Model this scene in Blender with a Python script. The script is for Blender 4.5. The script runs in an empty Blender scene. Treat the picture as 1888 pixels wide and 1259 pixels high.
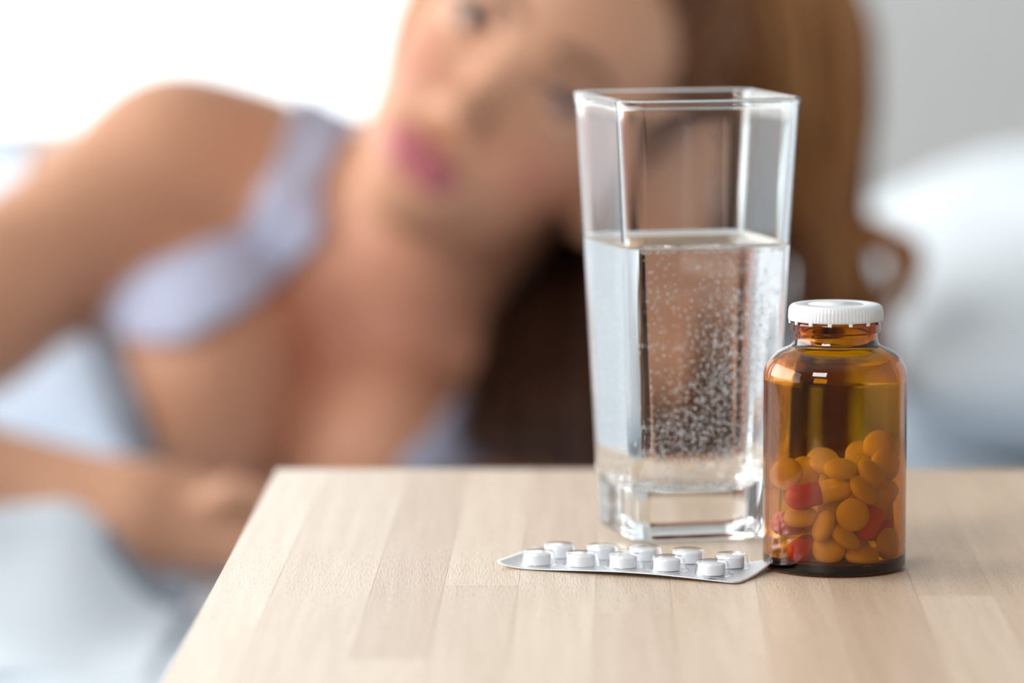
import bpy, bmesh, math, random
import numpy as np
from mathutils import Vector, Matrix, Euler

random.seed(7)
rng = np.random.default_rng(7)
SC = bpy.context.scene
COL = SC.collection

# ------------------------------------------------------------------ camera, sky, lights, exposure
F = 8500.0                       # focal length in pixels of the 1888 px wide frame
PITCH = math.radians(6.2)
TABLE = 0.60                     # height of the table top
CAM = np.array([0.0, 0.0, TABLE + 0.224])
cd = bpy.data.cameras.new('camera')
cd.sensor_width = 36.0
cd.lens = F / 1888.0 * 36.0
cd.clip_start = 0.05
cd.clip_end = 60
cd.dof.use_dof = True
cd.dof.focus_distance = 1.412
cd.dof.aperture_fstop = 5.4
cam = bpy.data.objects.new('camera', cd)
COL.objects.link(cam)
cam.location = CAM
cam.rotation_euler = (math.pi / 2 - PITCH, 0, 0)
SC.camera = cam

world = bpy.data.worlds.new('overcast_sky')
SC.world = world
world.use_nodes = True
bg = world.node_tree.nodes['Background']
bg.inputs['Color'].default_value = (0.93, 0.97, 1.0, 1)
bg.inputs['Strength'].default_value = 1.5


def area_light(name, loc, target, sx, sy, watts, color=(1, 1, 1)):
    l = bpy.data.lights.new(name, 'AREA')
    l.shape = 'RECTANGLE'
    l.size, l.size_y, l.energy, l.color = sx, sy, watts, color
    o = bpy.data.objects.new(name, l)
    COL.objects.link(o)
    o.location = loc
    o.rotation_euler = (Vector(target) - Vector(loc)).to_track_quat('-Z', 'Y').to_euler()
    return o


area_light('front_window_light', (-1.05, -0.5, 1.75), (0.1, 1.6, 0.6), 0.95, 0.55, 17, (1, .975, .94))
area_light('left_window_light', (-3.3, 2.5, 1.6), (0.0, 2.0, 0.7), 3.8, 1.9, 88, (1, 0.98, 0.95))

SC.view_settings.view_transform = 'Standard'
SC.view_settings.look = 'None'
SC.view_settings.gamma = 1.0
SC.view_settings.use_curve_mapping = False
SC.view_settings.exposure = 0.8
SC.cycles.max_bounces = 16
SC.cycles.transmission_bounces = 14
SC.cycles.glossy_bounces = 6
SC.cycles.diffuse_bounces = 4
SC.cycles.use_denoising = True


# ------------------------------------------------------------------ helpers
def W(px, py, y):
    """World point seen at pixel (px, py) of the photograph at distance y in front of the lens (along world Y)."""
    a, b = (px - 944.0) / F, (629.5 - py) / F
    c, s = math.cos(PITCH), math.sin(PITCH)
    d = np.array([a, c + b * s, -s + b * c])
    return CAM + d * (y / d[1])


def tag(o, label=None, cat=None, group=None, kind=None):
    if label: o['label'] = label
    if cat: o['category'] = cat
    if group: o['group'] = group
    if kind: o['kind'] = kind
    return o


def empty(name, loc=(0, 0, 0), rz=0.0):
    o = bpy.data.objects.new(name, None)
    o.empty_display_size = 0.02
    COL.objects.link(o)
    o.location = loc
    o.rotation_euler = (0, 0, rz)
    return o


def link(name, me, mat=None, parent=None, smooth=True):
    o = bpy.data.objects.new(name, me)
    COL.objects.link(o)
    if mat is not None:
        for m in (mat if isinstance(mat, (list, tuple)) else [mat]):
            me.materials.append(m)
    if parent is not None:
        o.parent = parent
    if smooth and len(me.polygons):
        me.polygons.foreach_set('use_smooth', [True] * len(me.polygons))
    return o


def mesh_from(name, verts, faces, mats=None):
    me = bpy.data.meshes.new(name)
    me.from_pydata([tuple(v) for v in verts], [], [tuple(f) for f in faces])
    if mats is not None:
        me.polygons.foreach_set('material_index', mats)
    me.update()
    return me


def bm_mesh(name, bm):
    me = bpy.data.meshes.new(name)
    bm.to_mesh(me)
    bm.free()
    return me


def box_mesh(name, x0, x1, y0, y1, z0, z1, bevel=0.0, seg=2, sel=None):
    bm = bmesh.new()
    bmesh.ops.create_cube(bm, size=1.0)
    for v in bm.verts:
        v.co = Vector((x0 + (v.co.x + .5) * (x1 - x0), y0 + (v.co.y + .5) * (y1 - y0), z0 + (v.co.z + .5) * (z1 - z0)))
    if bevel > 0:
        es = [e for e in bm.edges if sel is None or sel(e)]
        if es:
            bmesh.ops.bevel(bm, geom=es, offset=bevel, segments=seg, affect='EDGES', profile=.5)
    return bm_mesh(name, bm)


def lathe(name, prof, n=64, close=False):
    """prof: list of (r, z); first and last may lie on the axis (r = 0)."""
    verts, faces, ring = [], [], []
    for r, z in prof:
        if r < 1e-7:
            ring.append([len(verts)])
            verts.append((0, 0, z))
        else:
            ring.append(list(range(len(verts), len(verts) + n)))
            for k in range(n):
                a = 2 * math.pi * k / n
                verts.append((r * math.cos(a), r * math.sin(a), z))
    pairs = list(zip(ring[:-1], ring[1:]))
    if close:
        pairs.append((ring[-1], ring[0]))
    for A, B in pairs:
        for k in range(n):
            k2 = (k + 1) % n
            if len(A) == 1 and len(B) == 1:
                continue
            if len(A) == 1:
                faces.append((A[0], B[k2], B[k]))
            elif len(B) == 1:
                faces.append((A[k], A[k2], B[0]))
            else:
                faces.append((A[k], A[k2], B[k2], B[k]))
    return mesh_from(name, verts, faces)


def round_prof(pts, steps=5):
    """round the interior corners of a profile: pts = (r, z, radius)"""
    out = []
    n = len(pts)
    for i, (x, y, rad) in enumerate(pts):
        if rad <= 0 or i in (0, n - 1):
            out.append((x, y))
            continue
        p = np.array((x, y)); a = np.array(pts[i - 1][:2]); b = np.array(pts[i + 1][:2])
        da = (a - p) / np.linalg.norm(a - p); db = (b - p) / np.linalg.norm(b - p)
        d = min(rad, np.linalg.norm(a - p) * .49, np.linalg.norm(b - p) * .49)
        A, B = p + da * d, p + db * d
        for k in range(steps + 1):
            t = k / steps
            q = (1 - t) ** 2 * A + 2 * t * (1 - t) * p + t * t * B
            out.append((q[0], q[1]))
    return out


# ------------------------------------------------------------------ materials
def mat(name, color=(.8, .8, .8), rough=.5, metal=0.0, spec=.5, trans=0.0, ior=1.45, sss=0.0, sss_r=(.01, .005, .003)):
    m = bpy.data.materials.new(name)
    m.use_nodes = True
    b = m.node_tree.nodes['Principled BSDF']
    b.inputs['Base Color'].default_value = (*color, 1)
    b.inputs['Roughness'].default_value = rough
    b.inputs['Metallic'].default_value = metal
    b.inputs['Specular IOR Level'].default_value = spec
    b.inputs['Transmission Weight'].default_value = trans
    b.inputs['IOR'].default_value = ior
    if sss:
        b.inputs['Subsurface Weight'].default_value = sss
        b.inputs['Subsurface Radius'].default_value = sss_r
        b.inputs['Subsurface Scale'].default_value = 1.0
    return m


def N(m, typ, **kw):
    n = m.node_tree.nodes.new(typ)
    for k, v in kw.items():
        if k in n.inputs:
            n.inputs[k].default_value = v
        else:
            setattr(n, k, v)
    return n


def L(m, a, ao, b, bi):
    m.node_tree.links.new(a.outputs[ao], b.inputs[bi])


def bsdf(m):
    return m.node_tree.nodes['Principled BSDF']


def noise_color(m, c0, c1, scale=8.0, vec='Object', stretch=(1, 1, 1), detail=4, bump=0.0, bump_scale=None):
    tc = N(m, 'ShaderNodeTexCoord')
    mp = N(m, 'ShaderNodeMapping')
    mp.inputs['Scale'].default_value = stretch
    nz = N(m, 'ShaderNodeTexNoise', Scale=scale, Detail=detail)
    rp = N(m, 'ShaderNodeValToRGB')
    rp.color_ramp.elements[0].position = .3
    rp.color_ramp.elements[1].position = .7
    rp.color_ramp.elements[0].color = (*c0, 1)
    rp.color_ramp.elements[1].color = (*c1, 1)
    L(m, tc, vec, mp, 'Vector'); L(m, mp, 'Vector', nz, 'Vector'); L(m, nz, 'Fac', rp, 'Fac')
    L(m, rp, 'Color', bsdf(m), 'Base Color')
    if bump:
        bp = N(m, 'ShaderNodeBump', Strength=bump)
        bp.inputs['Distance'].default_value = .002
        nz2 = N(m, 'ShaderNodeTexNoise', Scale=bump_scale or scale * 4, Detail=3)
        L(m, mp, 'Vector', nz2, 'Vector'); L(m, nz2, 'Fac', bp, 'Height'); L(m, bp, 'Normal', bsdf(m), 'Normal')
    return m


M = {}
M['wall'] = noise_color(mat('wall_paint', rough=.9, spec=.2), (.60, .615, .62), (.63, .645, .65), 3, bump=.1, bump_scale=150)
M['wall_blue'] = noise_color(mat('grey_blue_wall_paint', rough=.9, spec=.2), (.14, .15, .17), (.155, .165, .185), 3, bump=.1, bump_scale=150)
M['floor'] = noise_color(mat('floor_boards', rough=.55), (.13, .08, .05), (.19, .12, .075), 5, stretch=(1, 6, 1))
M['frame_white'] = noise_color(mat('white_painted_wood', rough=.45), (.80, .80, .79), (.84, .84, .83), 12)
M['headboard'] = noise_color(mat('blue_grey_headboard_cloth', rough=.9, spec=.2), (.46, .50, .54), (.50, .54, .58), 60, bump=.3, bump_scale=300)
M['sheet'] = noise_color(mat('white_sheet', rough=.95, spec=.15), (.75, .825, .90), (.78, .85, .92), 5, bump=.25, bump_scale=260)
M['pillow'] = noise_color(mat('pillow_cotton', rough=.95, spec=.15), (.77, .83, .88), (.80, .86, .91), 5, bump=.25, bump_scale=260)
M['duvet'] = noise_color(mat('duvet_cotton', rough=.95, spec=.15), (.78, .81, .85), (.82, .85, .89), 5, bump=.25, bump_scale=260)
M['bed_wood'] = noise_color(mat('bed_frame_wood', rough=.5), (.62, .52, .40), (.70, .60, .48), 6, stretch=(1, 8, 8))
M['lavender'] = noise_color(mat('lavender_jersey', rough=.9, spec=.15), (.41, .435, .575), (.46, .485, .625), 14, bump=.2, bump_scale=400)
M['tank_white'] = noise_color(mat('pale_blue_jersey', rough=.9, spec=.15), (.60, .69, .80), (.66, .74, .84), 14, bump=.2, bump_scale=400)
M['edge_shade'] = noise_color(mat('grey_edge_shade', rough=.9, spec=.15), (.22, .25, .30), (.36, .39, .45), 90, detail=2, bump=.5, bump_scale=300)  # grey for the strips that paint shade at blanket end and neckline
M['eye_white'] = noise_color(mat('eye_white', rough=.15), (.74, .72, .70), (.78, .76, .75), 60)
M['iris'] = noise_color(mat('grey_blue_iris', rough=.2), (.06, .075, .10), (.10, .125, .16), 900)
M['pupil'] = noise_color(mat('pupil_black', rough=.1), (.006, .006, .006), (.01, .01, .01), 60)
M['brow'] = noise_color(mat('brown_brow_hair', rough=.7), (.10, .055, .03), (.15, .085, .05), 400)
M['lash'] = noise_color(mat('dark_lash_hair', rough=.6), (.015, .012, .012), (.03, .024, .022), 400)

# skin: one albedo, with lip and blush masks stored on the mesh
sk = M['skin'] = mat('skin', rough=.48, spec=.4)
at1 = N(sk, 'ShaderNodeAttribute', attribute_name='lips')
at2 = N(sk, 'ShaderNodeAttribute', attribute_name='blush')
tc = N(sk, 'ShaderNodeTexCoord')
nz = N(sk, 'ShaderNodeTexNoise', Scale=22.0, Detail=4)
L(sk, tc, 'Object', nz, 'Vector')
rp = N(sk, 'ShaderNodeValToRGB')
rp.color_ramp.elements[0].position, rp.color_ramp.elements[1].position = .35, .65
rp.color_ramp.elements[0].color = (.54, .275, .165, 1)
rp.color_ramp.elements[1].color = (.60, .315, .195, 1)
L(sk, nz, 'Fac', rp, 'Fac')
mx1 = N(sk, 'ShaderNodeMixRGB'); mx1.inputs['Color2'].default_value = (.56, .215, .145, 1)
L(sk, at2, 'Fac', mx1, 'Fac'); L(sk, rp, 'Color', mx1, 'Color1')
mx2 = N(sk, 'ShaderNodeMixRGB'); mx2.inputs['Color2'].default_value = (.46, .13, .148, 1)
L(sk, at1, 'Fac', mx2, 'Fac'); L(sk, mx1, 'Color', mx2, 'Color1')
L(sk, mx2, 'Color', bsdf(sk), 'Base Color')
bp = N(sk, 'ShaderNodeBump', Strength=.15); bp.inputs['Distance'].default_value = .001
nz2 = N(sk, 'ShaderNodeTexNoise', Scale=700.0, Detail=2)
L(sk, tc, 'Object', nz2, 'Vector'); L(sk, nz2, 'Fac', bp, 'Height'); L(sk, bp, 'Normal', bsdf(sk), 'Normal')

# hair: strand tone (brown to golden, shade and window glow painted in) stored per strand
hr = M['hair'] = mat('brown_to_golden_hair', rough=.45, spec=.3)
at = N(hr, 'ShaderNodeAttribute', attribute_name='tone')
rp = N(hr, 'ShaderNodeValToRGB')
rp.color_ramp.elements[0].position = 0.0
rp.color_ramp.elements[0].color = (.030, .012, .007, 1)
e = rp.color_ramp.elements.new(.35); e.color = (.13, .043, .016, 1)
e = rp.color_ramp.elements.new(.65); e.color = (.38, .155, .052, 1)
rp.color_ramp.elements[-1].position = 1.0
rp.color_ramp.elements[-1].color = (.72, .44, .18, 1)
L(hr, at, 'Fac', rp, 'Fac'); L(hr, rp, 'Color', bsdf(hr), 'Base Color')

# wood of the staves: object colour gives each stave its tone
wd = M['stave'] = mat('beech_stave', rough=.42, spec=.45)
oi = N(wd, 'ShaderNodeObjectInfo')
tc = N(wd, 'ShaderNodeTexCoord')
ad = N(wd, 'ShaderNodeVectorMath', operation='ADD')
mr = N(wd, 'ShaderNodeVectorMath', operation='SCALE'); mr.inputs['Scale'].default_value = 3.7
cmb = N(wd, 'ShaderNodeCombineXYZ')
L(wd, oi, 'Random', cmb, 'X'); L(wd, oi, 'Random', cmb, 'Y')
L(wd, cmb, 'Vector', mr, 'Vector')
L(wd, tc, 'Object', ad, 0); L(wd, mr, 'Vector', ad, 1)
mp = N(wd, 'ShaderNodeMapping'); mp.inputs['Scale'].default_value = (260, 9, 260)
L(wd, ad, 'Vector', mp, 'Vector')
g1 = N(wd, 'ShaderNodeTexNoise', Scale=1.0, Detail=5, Roughness=.6, Distortion=.4)
L(wd, mp, 'Vector', g1, 'Vector')
mp2 = N(wd, 'ShaderNodeMapping'); mp2.inputs['Scale'].default_value = (1600, 140, 1600)
L(wd, ad, 'Vector', mp2, 'Vector')
g2 = N(wd, 'ShaderNodeTexNoise', Scale=1.0, Detail=2)
L(wd, mp2, 'Vector', g2, 'Vector')
r1 = N(wd, 'ShaderNodeValToRGB')
r1.color_ramp.elements[0].position, r1.color_ramp.elements[1].position = .25, .75
r1.color_ramp.elements[0].color = (.86, .82, .76, 1)
r1.color_ramp.elements[1].color = (1.05, 1.05, 1.05, 1)
L(wd, g1, 'Fac', r1, 'Fac')
r2 = N(wd, 'ShaderNodeValToRGB')
r2.color_ramp.elements[0].position, r2.color_ramp.elements[1].position = .28, .46
r2.color_ramp.elements[0].color = (.72, .62, .52, 1)
r2.color_ramp.elements[1].color = (1, 1, 1, 1)
L(wd, g2, 'Fac', r2, 'Fac')
m1 = N(wd, 'ShaderNodeMixRGB', blend_type='MULTIPLY'); m1.inputs['Fac'].default_value = 1
m2 = N(wd, 'ShaderNodeMixRGB', blend_type='MULTIPLY'); m2.inputs['Fac'].default_value = .5
L(wd, oi, 'Color', m1, 'Color1'); L(wd, r1, 'Color', m1, 'Color2')
L(wd, m1, 'Color', m2, 'Color1'); L(wd, r2, 'Color', m2, 'Color2')
L(wd, m2, 'Color', bsdf(wd), 'Base Color')
bp = N(wd, 'ShaderNodeBump', Strength=.45); bp.inputs['Distance'].default_value = .00025
L(wd, g2, 'Fac', bp, 'Height'); L(wd, bp, 'Normal', bsdf(wd), 'Normal')

M['glass'] = mat('clear_tumbler_glass', (.985, 1.0, .995), 0.0, trans=1.0, ior=1.5)
M['water_top'] = mat('water_surface', (1, 1, 1), 0.0, trans=1.0, ior=1.33)
M['water_side'] = mat('water_against_glass', (1, 1, 1), 0.0, trans=1.0, ior=1.33 / 1.5)
bb = M['bubble'] = mat('gas_bubble', (.97, .98, 1.0), .25, trans=.05, ior=1.3)
am = M['amber'] = mat('amber_glass', (1, 1, 1), 0.0, trans=1.0, ior=1.5)
va = N(am, 'ShaderNodeVolumeAbsorption', Density=1660.0)
va.inputs['Color'].default_value = (.904, .758, .0, 1)
am.node_tree.links.new(va.outputs['Volume'], am.node_tree.nodes['Material Output'].inputs['Volume'])
M['cap'] = noise_color(mat('white_cap_plastic', rough=.35, spec=.5), (.80, .83, .86), (.83, .86, .885), 40)
M['pill_yellow'] = noise_color(mat('yellow_tablet_coating', rough=.35), (.93, .79, .13), (.96, .83, .16), 300)
M['pill_red'] = noise_color(mat('red_capsule_gelatin', rough=.22), (.80, .035, .03), (.86, .05, .04), 200)
M['capsule_yellow'] = noise_color(mat('yellow_capsule_gelatin', rough=.22), (.93, .78, .14), (.96, .82, .18), 200)
M['tablet_white'] = noise_color(mat('white_tablet_powder', rough=.75, spec=.3), (.90, .91, .92), (.93, .935, .94), 600)
fo = M['foil'] = mat('silver_foil', (.78, .80, .82), .38, metal=.9)
tc = N(fo, 'ShaderNodeTexCoord')
mp = N(fo, 'ShaderNodeMapping'); mp.inputs['Rotation'].default_value = (0, 0, .6)
wv = N(fo, 'ShaderNodeTexWave', Scale=420.0, Distortion=.3)
L(fo, tc, 'Object', mp, 'Vector'); L(fo, mp, 'Vector', wv, 'Vector')
nz = N(fo, 'ShaderNodeTexNoise', Scale=160.0, Detail=2); L(fo, tc, 'Object', nz, 'Vector')
mxv = N(fo, 'ShaderNodeMath', operation='ADD'); L(fo, wv, 'Fac', mxv, 0); L(fo, nz, 'Fac', mxv, 1)
bp = N(fo, 'ShaderNodeBump', Strength=.35); bp.inputs['Distance'].default_value = .0003
L(fo, mxv, 'Value', bp, 'Height'); L(fo, bp, 'Normal', bsdf(fo), 'Normal')
M['ink'] = noise_color(mat('dark_print_ink', rough=.5), (.06, .055, .09), (.09, .08, .12), 300)


def thin_sheet(name, ior, tint):
    # a clear sheet too thin to bend light: it only lets through and mirrors by its Fresnel share
    m = bpy.data.materials.new(name); m.use_nodes = True
    nt = m.node_tree; nt.nodes.remove(nt.nodes['Principled BSDF'])
    fr = N(m, 'ShaderNodeFresnel', IOR=ior); tr = N(m, 'ShaderNodeBsdfTransparent'); gl = N(m, 'ShaderNodeBsdfGlossy', Roughness=.03)
    tr.inputs['Color'].default_value = (*tint, 1)
    ge = N(m, 'ShaderNodeNewGeometry'); mr_ = N(m, 'ShaderNodeMapRange')
    mr_.inputs['To Min'].default_value, mr_.inputs['To Max'].default_value = ior, 1 / ior   # same share from both sides of the film
    L(m, ge, 'Backfacing', mr_, 'Value'); L(m, mr_, 'Result', fr, 'IOR')
    mx = N(m, 'ShaderNodeMixShader')
    L(m, fr, 'Fac', mx, 0); L(m, tr, 'BSDF', mx, 1); L(m, gl, 'BSDF', mx, 2)
    nt.links.new(mx.outputs[0], nt.nodes['Material Output'].inputs['Surface'])
    return m


M['pane'] = thin_sheet('window_glass', 1.45, (.99, 1, .995))
M['blister'] = thin_sheet('clear_blister_film', 1.5, (.985, .99, 1))
SC.cycles.transparent_max_bounces = 16


# ------------------------------------------------------------------ room shell
def structure(o):
    o['kind'] = 'structure'
    return o


BACK = 4.2
structure(link('floor', box_mesh('floor', -3.4, 2.6, -1.2, BACK + .12, -.06, 0), M['floor'], smooth=False))
# back wall with an opening for the big window on the left
wx0, wx1, wz0, wz1 = -2.6, 0.13, 0.30, 2.25
bm = bmesh.new()
for (x0, x1, z0, z1) in ((-3.4, wx0, 0, 2.6), (wx1, 2.6, 0, 2.6), (wx0, wx1, 0, wz0), (wx0, wx1, wz1, 2.6)):
    r = bmesh.ops.create_cube(bm, size=1)
    for v in r['verts']:
        v.co = Vector((x0 + (v.co.x + .5) * (x1 - x0), BACK + (v.co.y + .5) * .12, z0 + (v.co.z + .5) * (z1 - z0)))
structure(link('wall_back', bm_mesh('wall_back', bm), M['wall'], smooth=False))
structure(link('baseboard_back', box_mesh('baseboard_back', wx1, 2.6, BACK - .015, BACK, 0, .09, .004), M['frame_white'], smooth=False))

# the other walls: the left one has a wide window opening, outside the picture
bm = bmesh.new()
for (y0, y1, z0, z1) in ((-1.2, -.4, 0, 2.6), (3.9, BACK, 0, 2.6), (-.4, 3.9, 0, .35), (-.4, 3.9, 2.35, 2.6)):
    r = bmesh.ops.create_cube(bm, size=1)
    for v in r['verts']:
        v.co = Vector((-3.52 + (v.co.x + .5) * .12, y0 + (v.co.y + .5) * (y1 - y0), z0 + (v.co.z + .5) * (z1 - z0)))
structure(link('wall_left', bm_mesh('wall_left', bm), M['wall'], smooth=False))
structure(link('wall_right', box_mesh('wall_right', 2.6, 2.72, -1.2, BACK, 0, 2.6), M['wall'], smooth=False))
structure(link('wall_front', box_mesh('wall_front', -3.4, 2.6, -1.32, -1.2, 0, 2.6), M['wall_blue'], smooth=False))
structure(link('ceiling', box_mesh('ceiling', -3.52, 2.72, -1.32, BACK + .12, 2.6, 2.7), M['wall'], smooth=False))

win = empty('window_1', ((wx0 + wx1) / 2, BACK + .05, wz0))
structure(win)
hw, hh, f = (wx1 - wx0) / 2, wz1 - wz0, .06
for (x0, x1, z0, z1) in ((-hw, -hw + f, 0, hh), (hw - f, hw, 0, hh), (-hw + f, hw - f, 0, f), (-hw + f, hw - f, hh - f, hh)):
    link('window_frame', box_mesh('window_frame', x0, x1, -.03, .03, z0, z1, .004), M['frame_white'], win, False)
pw = 2 * hw - 2 * f
for k in range(3):
    a = -hw + f + pw * k / 3
    link('pane', box_mesh('pane', a + .002, a + pw / 3 - .002, -.003, .003, f, hh - f), M['pane'], win, False)
    if k:
        link('mullion', box_mesh('mullion', a - .02, a + .02, -.025, .025, f, hh - f, .003), M['frame_white'], win, False)
link('window_sill', box_mesh('window_sill', -hw - .04, hw + .04, -.20, -.05, -.035, 0, .006), M['frame_white'], win, False)

# ------------------------------------------------------------------ bed and bedding
BED = 0.47
bx0, bx1, by0, by1 = -1.50, 0.72, 1.79, 3.35
bed = empty('bed', ((bx0 + bx1) / 2, (by0 + by1) / 2, 0))
tag(bed, 'wide low bed with pale wooden frame behind the small table', 'bed')
bl = lambda x, y: (x - (bx0 + bx1) / 2, y - (by0 + by1) / 2)
cx, cy = (bx1 - bx0) / 2, (by1 - by0) / 2
link('bed_frame', box_mesh('bed_frame', -cx, cx, -cy, cy, .12, .26, .012), M['bed_wood'], bed, False)
link('headboard', box_mesh('headboard', cx + .01, cx + .05, -cy, cy, .0, .98, .012), M['headboard'], bed, False)
for sx in (-1, 1):
    for sy in (-1, 1):
        link('leg', box_mesh('leg', sx * (cx - .06) - .03, sx * (cx - .06) + .03, sy * (cy - .06) - .03, sy * (cy - .06) + .03, 0, .12, .004), M['bed_wood'], bed, False)
link('mattress', box_mesh('mattress', -cx + .01, cx - .01, -cy + .06, cy - .03, .26, BED - .018, .04, 4), M['sheet'], bed)


def heightfield(name, x0, x1, y0, y1, nx, ny, fn, thick):
    xs, ys = np.linspace(x0, x1, nx), np.linspace(y0, y1, ny)
    X, Y = np.meshgrid(xs, ys, indexing='ij')
    Z = fn(X, Y)
    top = np.stack([X, Y, Z], -1).reshape(-1, 3)
    bot = top.copy(); bot[:, 2] -= thick
    n = nx * ny
    idx = np.arange(n).reshape(nx, ny)
    q = np.stack([idx[:-1, :-1], idx[1:, :-1], idx[1:, 1:], idx[:-1, 1:]], -1).reshape(-1, 4)
    faces = [tuple(v) for v in q] + [tuple(v[::-1] + n) for v in q]
    border = list(idx[:, 0]) + list(idx[-1, 1:]) + list(idx[::-1, -1][1:]) + list(idx[0, ::-1][1:-1])
    for a, b in zip(border, border[1:] + border[:1]):
        faces.append((b, a, a + n, b + n))
    return mesh_from(name, np.concatenate([top, bot]), faces)


def sheet_z(X, Y):
    z = BED + .0035 * np.sin(X * 17 + Y * 9) + .003 * np.sin(X * 31 - Y * 23 + 1) + .002 * np.sin(Y * 47 + X * 6)
    drop = np.clip((by0 + .05 - Y) / .05, 0, 1)
    return z - .035 * drop ** 2


tag(link('bed_sheet', heightfield('bed_sheet', bx0, bx1, by0 - .004, by1, 90, 70, sheet_z, .006), M['sheet']),
    'pale blue-white fitted sheet spread over the bed under the woman', 'sheet')


def pillow_mesh(name, sx, sy, h, seed):
    nu, nv = 36, 28
    u = np.linspace(-1, 1, nu); v = np.linspace(-1, 1, nv)
    U, V = np.meshgrid(u, v, indexing='ij')
    e = np.clip((1 - np.abs(U) ** 3.0), 0, 1) ** .55 * np.clip((1 - np.abs(V) ** 2.2), 0, 1) ** .75
    pinch = 1 - .06 * (np.abs(U) ** 2) * (1 - np.abs(V) ** 2) - .0
    X = U * sx * (1 - .05 * (1 - V ** 2) * np.abs(U) ** 6) ; Y = V * sy * (1 - .05 * (1 - U ** 2) * np.abs(V) ** 6)
    wr = .004 * np.sin(U * 7 + seed) * np.sin(V * 6 + seed * 2) + .003 * np.sin(U * 15 + V * 11 + seed)
    top = np.stack([X, Y, h * .62 * e + wr * e], -1).reshape(-1, 3)
    bot = np.stack([X, Y, -h * .38 * np.minimum(e * 1.3, 1)], -1).reshape(-1, 3)
    n = nu * nv
    idx = np.arange(n).reshape(nu, nv)
    q = np.stack([idx[:-1, :-1], idx[1:, :-1], idx[1:, 1:], idx[:-1, 1:]], -1).reshape(-1, 4)
    faces = [tuple(k) for k in q] + [tuple(k[::-1] + n) for k in q]
    me = mesh_from(name, np.concatenate([top, bot]), faces)
    bm = bmesh.new(); bm.from_mesh(me)
    bmesh.ops.remove_doubles(bm, verts=bm.verts, dist=.0006)
    bm.to_mesh(me); bm.free()
    return me


p = empty('pillow', (.448, 2.76, BED + .066), .05)
tag(p, 'plump white pillow on the bed at the right behind the amber bottle', 'pillow')
link('pillow_case', pillow_mesh('pillow_case', .265, .33, .178, 1.0), M['pillow'], p)
pip = []
for k in range(80):
    a = 2 * math.pi * k / 80
    ca, sa = math.cos(a), math.sin(a)
    rr = 1 / (abs(ca) ** 7 + abs(sa) ** 7) ** (1 / 7)
    pip.append((.264 * ca * rr * .985, .329 * sa * rr * .985, 0))
pip3 = []
for i in range(len(pip)):
    for k in range(6):
        w_a = 2 * math.pi * k / 6
        nx2, ny2 = pip[i][0], pip[i][1]; l2 = math.hypot(nx2, ny2)
        pip3.append((nx2 + nx2 / l2 * .003 * math.cos(w_a), ny2 + ny2 / l2 * .003 * math.cos(w_a), .003 * math.sin(w_a)))
link('piping', mesh_from('piping', pip3, [(i * 6 + k, ((i + 1) % 80) * 6 + k, ((i + 1) % 80) * 6 + (k + 1) % 6, i * 6 + (k + 1) % 6) for i in range(80) for k in range(6)]), M['pillow'], p)


# duvet pushed back over her hips and legs
def bump1(t, c, w):
    return np.exp(-((t - c) / w) ** 2)


peak = W(345, 100, 2.86)
edge = W(60, 236, 2.86)


def duvet_z(X, Y):
    ridge = bump1(Y, 2.86, .17)
    end = 1 / (1 + np.exp((X - (peak[0] + .055)) / .022))
    z = BED + .02 + (edge[2] - BED - .02) * ridge * end
    z += (peak[2] - edge[2] + .004) * bump1(X, peak[0], .03) * bump1(Y, 2.86, .10)
    far = np.clip((-.37 - X) / .10, 0, 1)
    far = far * far * (3 - 2 * far)
    hip_w = np.clip((Y - 2.50) / .10, 0, 1); hip_w = hip_w * hip_w * (3 - 2 * hip_w)
    tail = 1 - .45 * np.clip((-.62 - X) / .5, 0, 1)
    z = np.maximum(z, BED + .02 + .265 * far * hip_w * tail * np.where(Y < 2.85, 1, bump1(Y, 2.85, .30)))
    z += .006 * np.sin(X * 26 + Y * 12) * end + .005 * np.sin(X * 11 - Y * 30)
    return z


tag(link('duvet', heightfield('duvet', bx0 + .03, peak[0] + .14, 2.48, by1 - .03, 100, 70, duvet_z, .012), M['duvet']),
    'white duvet heaped over the hips behind her bare shoulder', 'duvet')

# folded blanket ridge in front of the forearm
rid = W(120, 908, 2.10)
rend = W(215, 930, 2.08)


def fold_z(X, Y):
    end = 1 / (1 + np.exp((X - rend[0]) / .008))
    lip = BED + .007
    left = 1 - .12 * np.clip((rid[0] - X) / .08, 0, 1.5)
    z = lip + (rid[2] - lip) * left * end * np.where(Y < 2.085, bump1(Y, 2.085, .10), bump1(Y, 2.085, .045))
    z += (.115 + .02 * np.sin(X * 14)) * (1 - np.exp(-(np.clip(-.244 - X, 0, 1) / .045) ** 1.5)) * bump1(Y, 2.06, .055 + .012 * np.sin(X * 9))  # hump out of view, added to hide the arm seen through the tumbler
    z += .003 * np.sin(X * 40 + Y * 25) * end
    return z


bk = link('blanket', heightfield('blanket', -1.1, rend[0] + .030, 1.90, 2.135, 170, 56, fold_z, .005), M['sheet'])
tag(bk, 'pale blue-white folded blanket with end shade painted grey in front of her forearm', 'blanket')
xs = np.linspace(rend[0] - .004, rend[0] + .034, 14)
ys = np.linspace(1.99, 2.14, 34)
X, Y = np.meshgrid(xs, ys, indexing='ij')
link('shade_strip', heightfield('shade_strip', rend[0] - .004, rend[0] + .033, 2.06, 2.136, 16, 24, lambda X, Y: fold_z(X, Y) + .0035 + .0015 * np.sin(Y * 260) * np.sin(X * 300), .003), M['edge_shade'], bk)['label'] = 'grey strip painting the shade along the blanket end'  # added strip, paints the shade at the blanket's end in grey


# ------------------------------------------------------------------ the woman
# signed distance body -> one continuous surface (surface nets on a graded grid)
prims = []   # (kind, params, blend, tagname)


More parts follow.
